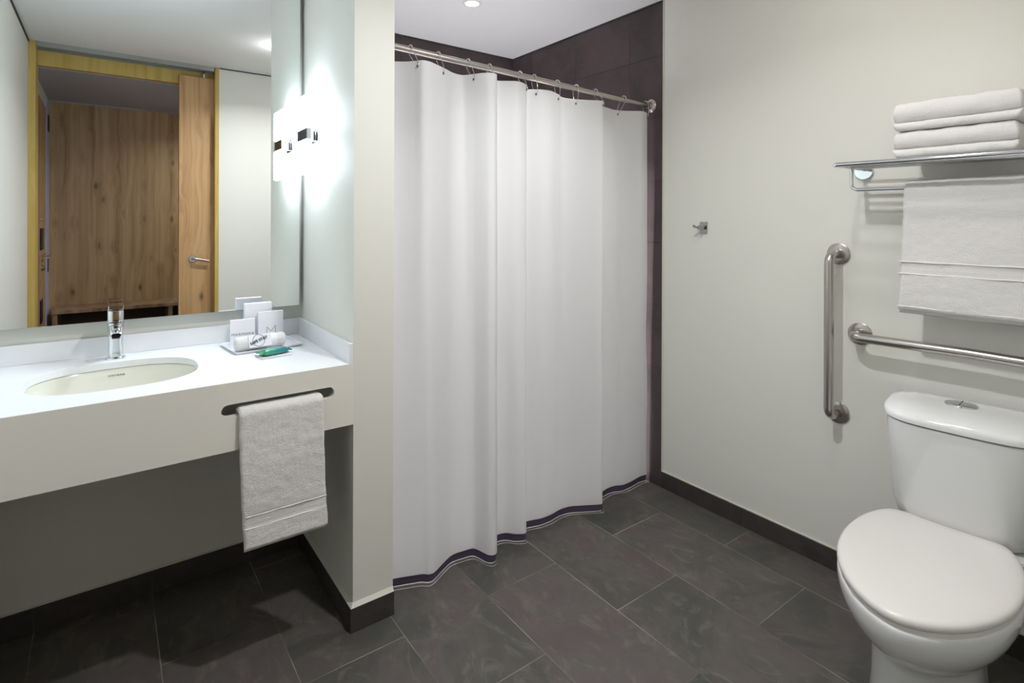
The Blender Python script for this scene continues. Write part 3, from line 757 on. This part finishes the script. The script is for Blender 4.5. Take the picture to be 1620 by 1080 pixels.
# robe hook
hk = thing('robe_hook', 'small chrome double robe hook alone on the painted wall', 'hook', (XW, 1.490, 1.274))
obj('hook_plate', bx(-.006, -.0003, -.019, .019, -.026, .026), M['hookmetal'], hk, bevel=.0015)
h = bmesh.new(); tube(h, [(-.006, 0, 0), (-.020, 0, 0)], .008, 16); obj('stem', h, M['hookmetal'], hk, smooth=True, auto=.7)
obj('cross_bar', bx(-.030, -.018, -.014, .014, -.009, .009), M['hookmetal'], hk, bevel=.002)
h = bmesh.new(); tube(h, [(-.026, .010, 0), (-.040, .016, .002), (-.052, .020, .008)], [.0055, .005, .006], 14); obj('peg', h, M['hookmetal'], hk, smooth=True, auto=.8)
h = bmesh.new(); tube(h, [(-.026, -.008, 0), (-.040, -.010, .002), (-.050, -.010, .006)], [.0055, .005, .006], 14); obj('peg', h, M['hookmetal'], hk, smooth=True, auto=.8)

# ------------------------------------------------------------------ towel shelf
Y0s, Y1s, X0s, ZS = .836, .245, 1.965, 1.492
ts = thing('towel_shelf', 'chrome hotel towel shelf of parallel bars with hanging rail below', 'shelf', (XW, .54, ZS))
def TL(p_): return (p_[0]-XW, p_[1]-.54, p_[2]-ZS)
h = bmesh.new(); tube(h, [TL((X0s, Y0s-.006, ZS)), TL((X0s, Y1s+.006, ZS-.004))], .0075, 16); obj('front_rail', h, M['chrome'], ts, smooth=True, auto=.8)
for k in range(5):
    x = X0s+.036+.033*k
    h = bmesh.new(); tube(h, [TL((x, Y0s-.008, ZS-.001)), TL((x, Y1s+.008, ZS-.005))], .0052, 12); obj('bar', h, M['chrome'], ts, smooth=True, auto=.8)
for yy, dz in ((Y0s, 0), (Y1s, -.004)):
    bm = bmesh.new(); s_ = 1 if yy == Y0s else -1
    box(bm, X0s-.004-XW, -.014, yy-.54-.009, yy-.54+.003, -.008+dz, .0055+dz)
    e = obj('end_plate', bm, M['chrome'], ts, bevel=.003)
    h = bmesh.new(); lathe(h, [(.0003, .030), (.010, .030), (.0115, .029), (.0118, .001)], (0, yy-.54-.003, -.008+dz), (-1, 0, 0), 32); obj('wall_disc', h, M['chrome'], ts, smooth=True, auto=.6)
h = bmesh.new(); xb = 2.082; zr = 1.412; bd = .020
pts = [(xb, Y0s-.006, ZS-.006), (xb, Y0s-.006, zr+bd)]+[tuple(p_) for p_ in arc((xb, Y0s-.006-bd, zr+bd), (0, 1, 0), (0, 0, -1), bd, 0, PI/2, 8)][1:]+[tuple(p_) for p_ in arc((xb, Y1s+.006+bd, zr+bd-.004), (0, 0, -1), (0, -1, 0), bd, 0, PI/2, 8)]+[(xb, Y1s+.006, ZS-.010)]
tube(h, [TL(p_) for p_ in pts], .0058, 14); obj('hanging_rail', h, M['chrome'], ts, smooth=True, auto=.8)

# bath towel on the hanging rail
bt = thing('bath_towel', 'large white bath towel draped over the rail under the shelf', 'towel', (xb, .47, zr))
tk = .022; xo, xi = xb-.022, xb+.022; zt2 = zr+.012
path = [(xo-.006, 1.022), (xo-.004, 1.15), (xo-.001, 1.30), (xo, zr-.012), (xo+.004, zr+.002), (xo+.012, zt2), (xb, zt2+.003), (xi-.012, zt2), (xi-.004, zr+.002), (xi, zr-.012), (xi+.006, 1.30), (xi+.008, 1.06)]
bm = draped(path, .668, .270, tk, 'y', lambda t: .014*(1-min(1, t*2.2))**1.3, bands=((.117, .154),), seed=21, disp=.0017, step=.0055, nw=70)
obj('cloth', to_local(bm, bt), M['terry'], bt, smooth=True)
bm = draped([(xo+.008, 1.010), (xo+.009, 1.10), (xo+.010, 1.20)], .674, .272, .007, 'y', lambda t: .008*(1-t), seed=33, disp=.0012)
obj('inner_layer', to_local(bm, bt), M['terry'], bt, smooth=True)
for zz in (1.034, 1.138, 1.176):
    h = bmesh.new(); tube(h, [(xo-.0155, .678-(.678-.278)*i/20, zz+.0006*math.sin(i)) for i in range(21)], .0020, 8)
    obj('woven_rib', to_local(h, bt), M['band'], bt, smooth=True)

# two folded towels on the shelf
def folded(label, x0, x1, y0, y1, z0, hgt, seed, lobes, tiltf=0):
    t = thing('folded_towel', label, 'towel', ((x0+x1)/2, (y0+y1)/2, z0), 0, None)
    bm = bmesh.new(); rings = []
    ny = 60; prof = []
    # profile in (x, z): front folded edge with lobes, flat top and bottom, back
    zz = 0
    for lh in lobes:
        hh = hgt*lh
        for i in range(9):
            a = -PI/2+PI*i/8; prof.append((x0+min(.02, hh*.5)*(1-math.cos(a)), zz+hh*.5+hh*.5*math.sin(a), 1))
        zz += hh
    for i in range(1, 12): prof.append((x0+.02+(x1-x0-.03)*i/12, hgt*(1-.03*i/12), 0))
    for i in range(7):
        a = PI/2-PI*i/6; prof.append((x1-.02+.02*math.cos(a), hgt*.48+hgt*.48*math.sin(a), 0))
    for i in range(11, 0, -1): prof.append((x0+.02+(x1-x0-.03)*i/12, .0, 0))
    for j in range(ny+1):
        u = j/ny; y = y0+(y1-y0)*u; e = min(1, min(u, 1-u)/.05); k = math.sqrt(1-(1-e)**2)
        ring = []
        for (x, z, fr) in prof:
            zc_ = hgt*.5; zz_ = zc_+(z-zc_)*(.80+.20*k)
            sag = -.004*(z/hgt)*(1-k)
            nx = fn(x*2, y*2, z*4+seed, 12)*.003; nz = fn(x*2+5, y*2, z+seed, 12)*.003*(z/hgt)
            tn = fn(x*4, y*4, z*4+seed, 60)*.0016
            ring.append((x-(x0+x1)/2+nx*(1 if fr else .3)-tn, y-(y0+y1)/2+(fn(x, z*6, seed, 10)*.004 if k < .9 else 0), max(0, zz_+nz+sag+tn*(z > .01))))
        rings.append(ring)
    # end caps as narrowed rings
    def shrink(r, f_, dy):
        cx_ = sum(p_[0] for p_ in r)/len(r); cz_ = sum(p_[2] for p_ in r)/len(r)
        return [(cx_+(p_[0]-cx_)*f_, p_[1]+dy, cz_+(p_[2]-cz_)*f_) for p_ in r]
    s_ = 1 if y1 > y0 else -1
    rings = [shrink(rings[0], .9, -.003*s_)]+rings+[shrink(rings[-1], .9, .003*s_)]
    loft(bm, rings); obj('cloth', bm, M['terry'], t, smooth=True); return t
folded('folded white towel lying directly on the chrome shelf, lower of the pair', 1.972, 2.175, .668, .380, ZS+.0065, .082, 2, (.34, .66))
folded('folded white towel on top of another on the chrome shelf', 1.970, 2.175, .668, .372, ZS+.0065+.083, .086, 8, (.30, .70))

# ------------------------------------------------------------------ toilet
to = thing('toilet', 'white two-piece toilet with closed lid beneath the horizontal grab bar', 'toilet', (2.17, .52, 0), PI+math.radians(5.5))
BC = -.033
half = [(.185, 0), (.185, .06), (.186, .11), (.197, .137), (.235, .160), (.29, .179), (.36, .190), (.43, .1925), (.50, .186), (.57, .168), (.635, .138), (.69, .098), (.725, .055), (.739, .022), (.742, 0)]
def outline(k=1.0, z=0, ac=.44, kf=None, kb=None, kw=None, add=0, da=0):
    R = [(a, b_) for a, b_ in half]; pts = [(a, b_) for a, b_ in R]+[(a, -b_) for a, b_ in R[-2:0:-1]]
    out = []
    kf = kf or k; kb = kb or k; kw = kw or k
    for a, b_ in pts:
        aa = ac+(a-ac)*(kf if a > ac else kb)+da; bb = b_*kw
        d_ = Vector((a-ac, b_)).normalized()*add
        out.append((aa+d_.x, BC+bb+d_.y, z))
    return out
h = bmesh.new()
loft(h, [outline(1, .399, add=-.012), outline(1, .399, add=-.004), outline(1, .402, add=0), outline(1, .409, add=.0012), outline(1, .416, add=-.001), outline(1, .4215, add=-.007), outline(.88, .4255, add=-.006), outline(.6, .4275), outline(.25, .428)])
lid = obj('seat_lid', h, M['plastic'], to, smooth=True, sub=1)
h = bmesh.new(); loft(h, [outline(1, .388, add=-.006), outline(1, .3975, add=-.006), outline(1, .3985, add=-.008)]); obj('seat', h, M['plastic'], to, smooth=True, auto=.6)
h = bmesh.new()
rings = [outline(1, .3885, add=-.012), outline(1, .3885, add=-.004), outline(1, .385, add=0), outline(1, .372, add=.001), outline(1, .35, add=-.002),
         outline(.97, .330, kf=.965, kw=.96), outline(.93, .302, kf=.90, kw=.895), outline(.9, .275, kf=.81, kw=.81, kb=.93), outline(.8, .250, kf=.69, kw=.71, kb=.95),
         outline(.7, .233, kf=.59, kw=.63, kb=.97), outline(.7, .215, kf=.53, kw=.60, kb=1.0), outline(.7, .12, kf=.53, kw=.595, kb=1.02), outline(.7, .05, kf=.56, kw=.625, kb=1.05), outline(.7, .008, kf=.58, kw=.645, kb=1.06), outline(.7, 0, kf=.575, kw=.64, kb=1.05)]
loft(h, rings); obj('bowl', h, M['ceramic'], to, smooth=True, sub=1)
h = bmesh.new()
DC = .012
def sup(a0, a1, hw, z, p=3.2, c=BC, n=36, backp=8):
    """flat back at a0, curved front at a1"""
    out = []
    for i in range(n):
        t = -PI/2+PI*i/(n-1); s_, c_ = math.sin(t), math.cos(t)
        out.append((a0+(a1-a0)*abs(c_)**(2/p), c+hw*math.copysign(abs(s_)**(2/p), s_), z))
    return out
loft(h, [sup(.01, .27, .10, .30, 4, DC), sup(.005, .275, .125, .345, 4, DC), sup(.005, .275, .140, .385, 4, DC), sup(.008, .272, .137, .392, 4, DC)]); obj('bowl_deck', h, M['ceramic'], to, smooth=True, auto=.7)
h = bmesh.new(); TCc = .004
loft(h, [sup(.010, .190, .150, .3935, 3.4, TCc-.015), sup(.006, .205, .166, .400, 3.4, TCc-.012), sup(.004, .220, .180, .45, 3.6, TCc-.008), sup(.002, .240, .192, .55, 3.7, TCc-.004), sup(.001, .255, .199, .65, 3.8, TCc), sup(.001, .260, .202, .705, 3.8, TCc), sup(.004, .256, .199, .7075, 3.8, TCc)])
obj('cistern', h, M['ceramic'], to, smooth=True, auto=.9)
h = bmesh.new(); loft(h, [sup(.004, .258, .200, .7075, 3.8, TCc), sup(.004, .258, .200, .7095, 3.8, TCc)]); obj('seam', h, M['seam'], to)
h = bmesh.new()
loft(h, [sup(.003, .258, .201, .7095, 3.8, TCc), sup(.0, .264, .206, .711, 3.8, TCc), sup(.0, .265, .207, .722, 3.8, TCc), sup(.0, .262, .205, .730, 3.7, TCc), sup(.002, .252, .197, .7375, 3.4, TCc), sup(.008, .228, .178, .744, 3, TCc), sup(.02, .200, .145, .7485, 2.6, TCc), sup(.04, .165, .095, .751, 2.2, TCc), sup(.07, .12, .03, .752, 2, TCc)])
obj('cistern_lid', h, M['ceramic'], to, smooth=True, auto=.9)
h = bmesh.new()
cb = (.098, -.012)
def ell(ra, rb, z, n=36): return [(cb[0]+ra*math.cos(2*PI*i/n), cb[1]+rb*math.sin(2*PI*i/n), z) for i in range(n)]
loft(h, [ell(.036, .040, .750), ell(.036, .040, .7555), ell(.034, .038, .7575), ell(.026, .030, .759), ell(.01, .012, .7595)])
bt_ = obj('flush_button', h, M['chrome'], to, smooth=True, auto=.9)
obj('button_split', bx(cb[0]-.032, cb[0]+.032, cb[1]-.001, cb[1]+.0005, .7585, .7600), M['seam'], bt_)
for s_ in (-1, 1):
    h = bmesh.new(); lathe(h, [(-.02, .011), (.02, .011)], (.205, BC+s_*.075, .402), (0, 1, 0), 16); obj('hinge', h, M['plastic'], lid, smooth=True, auto=.6)
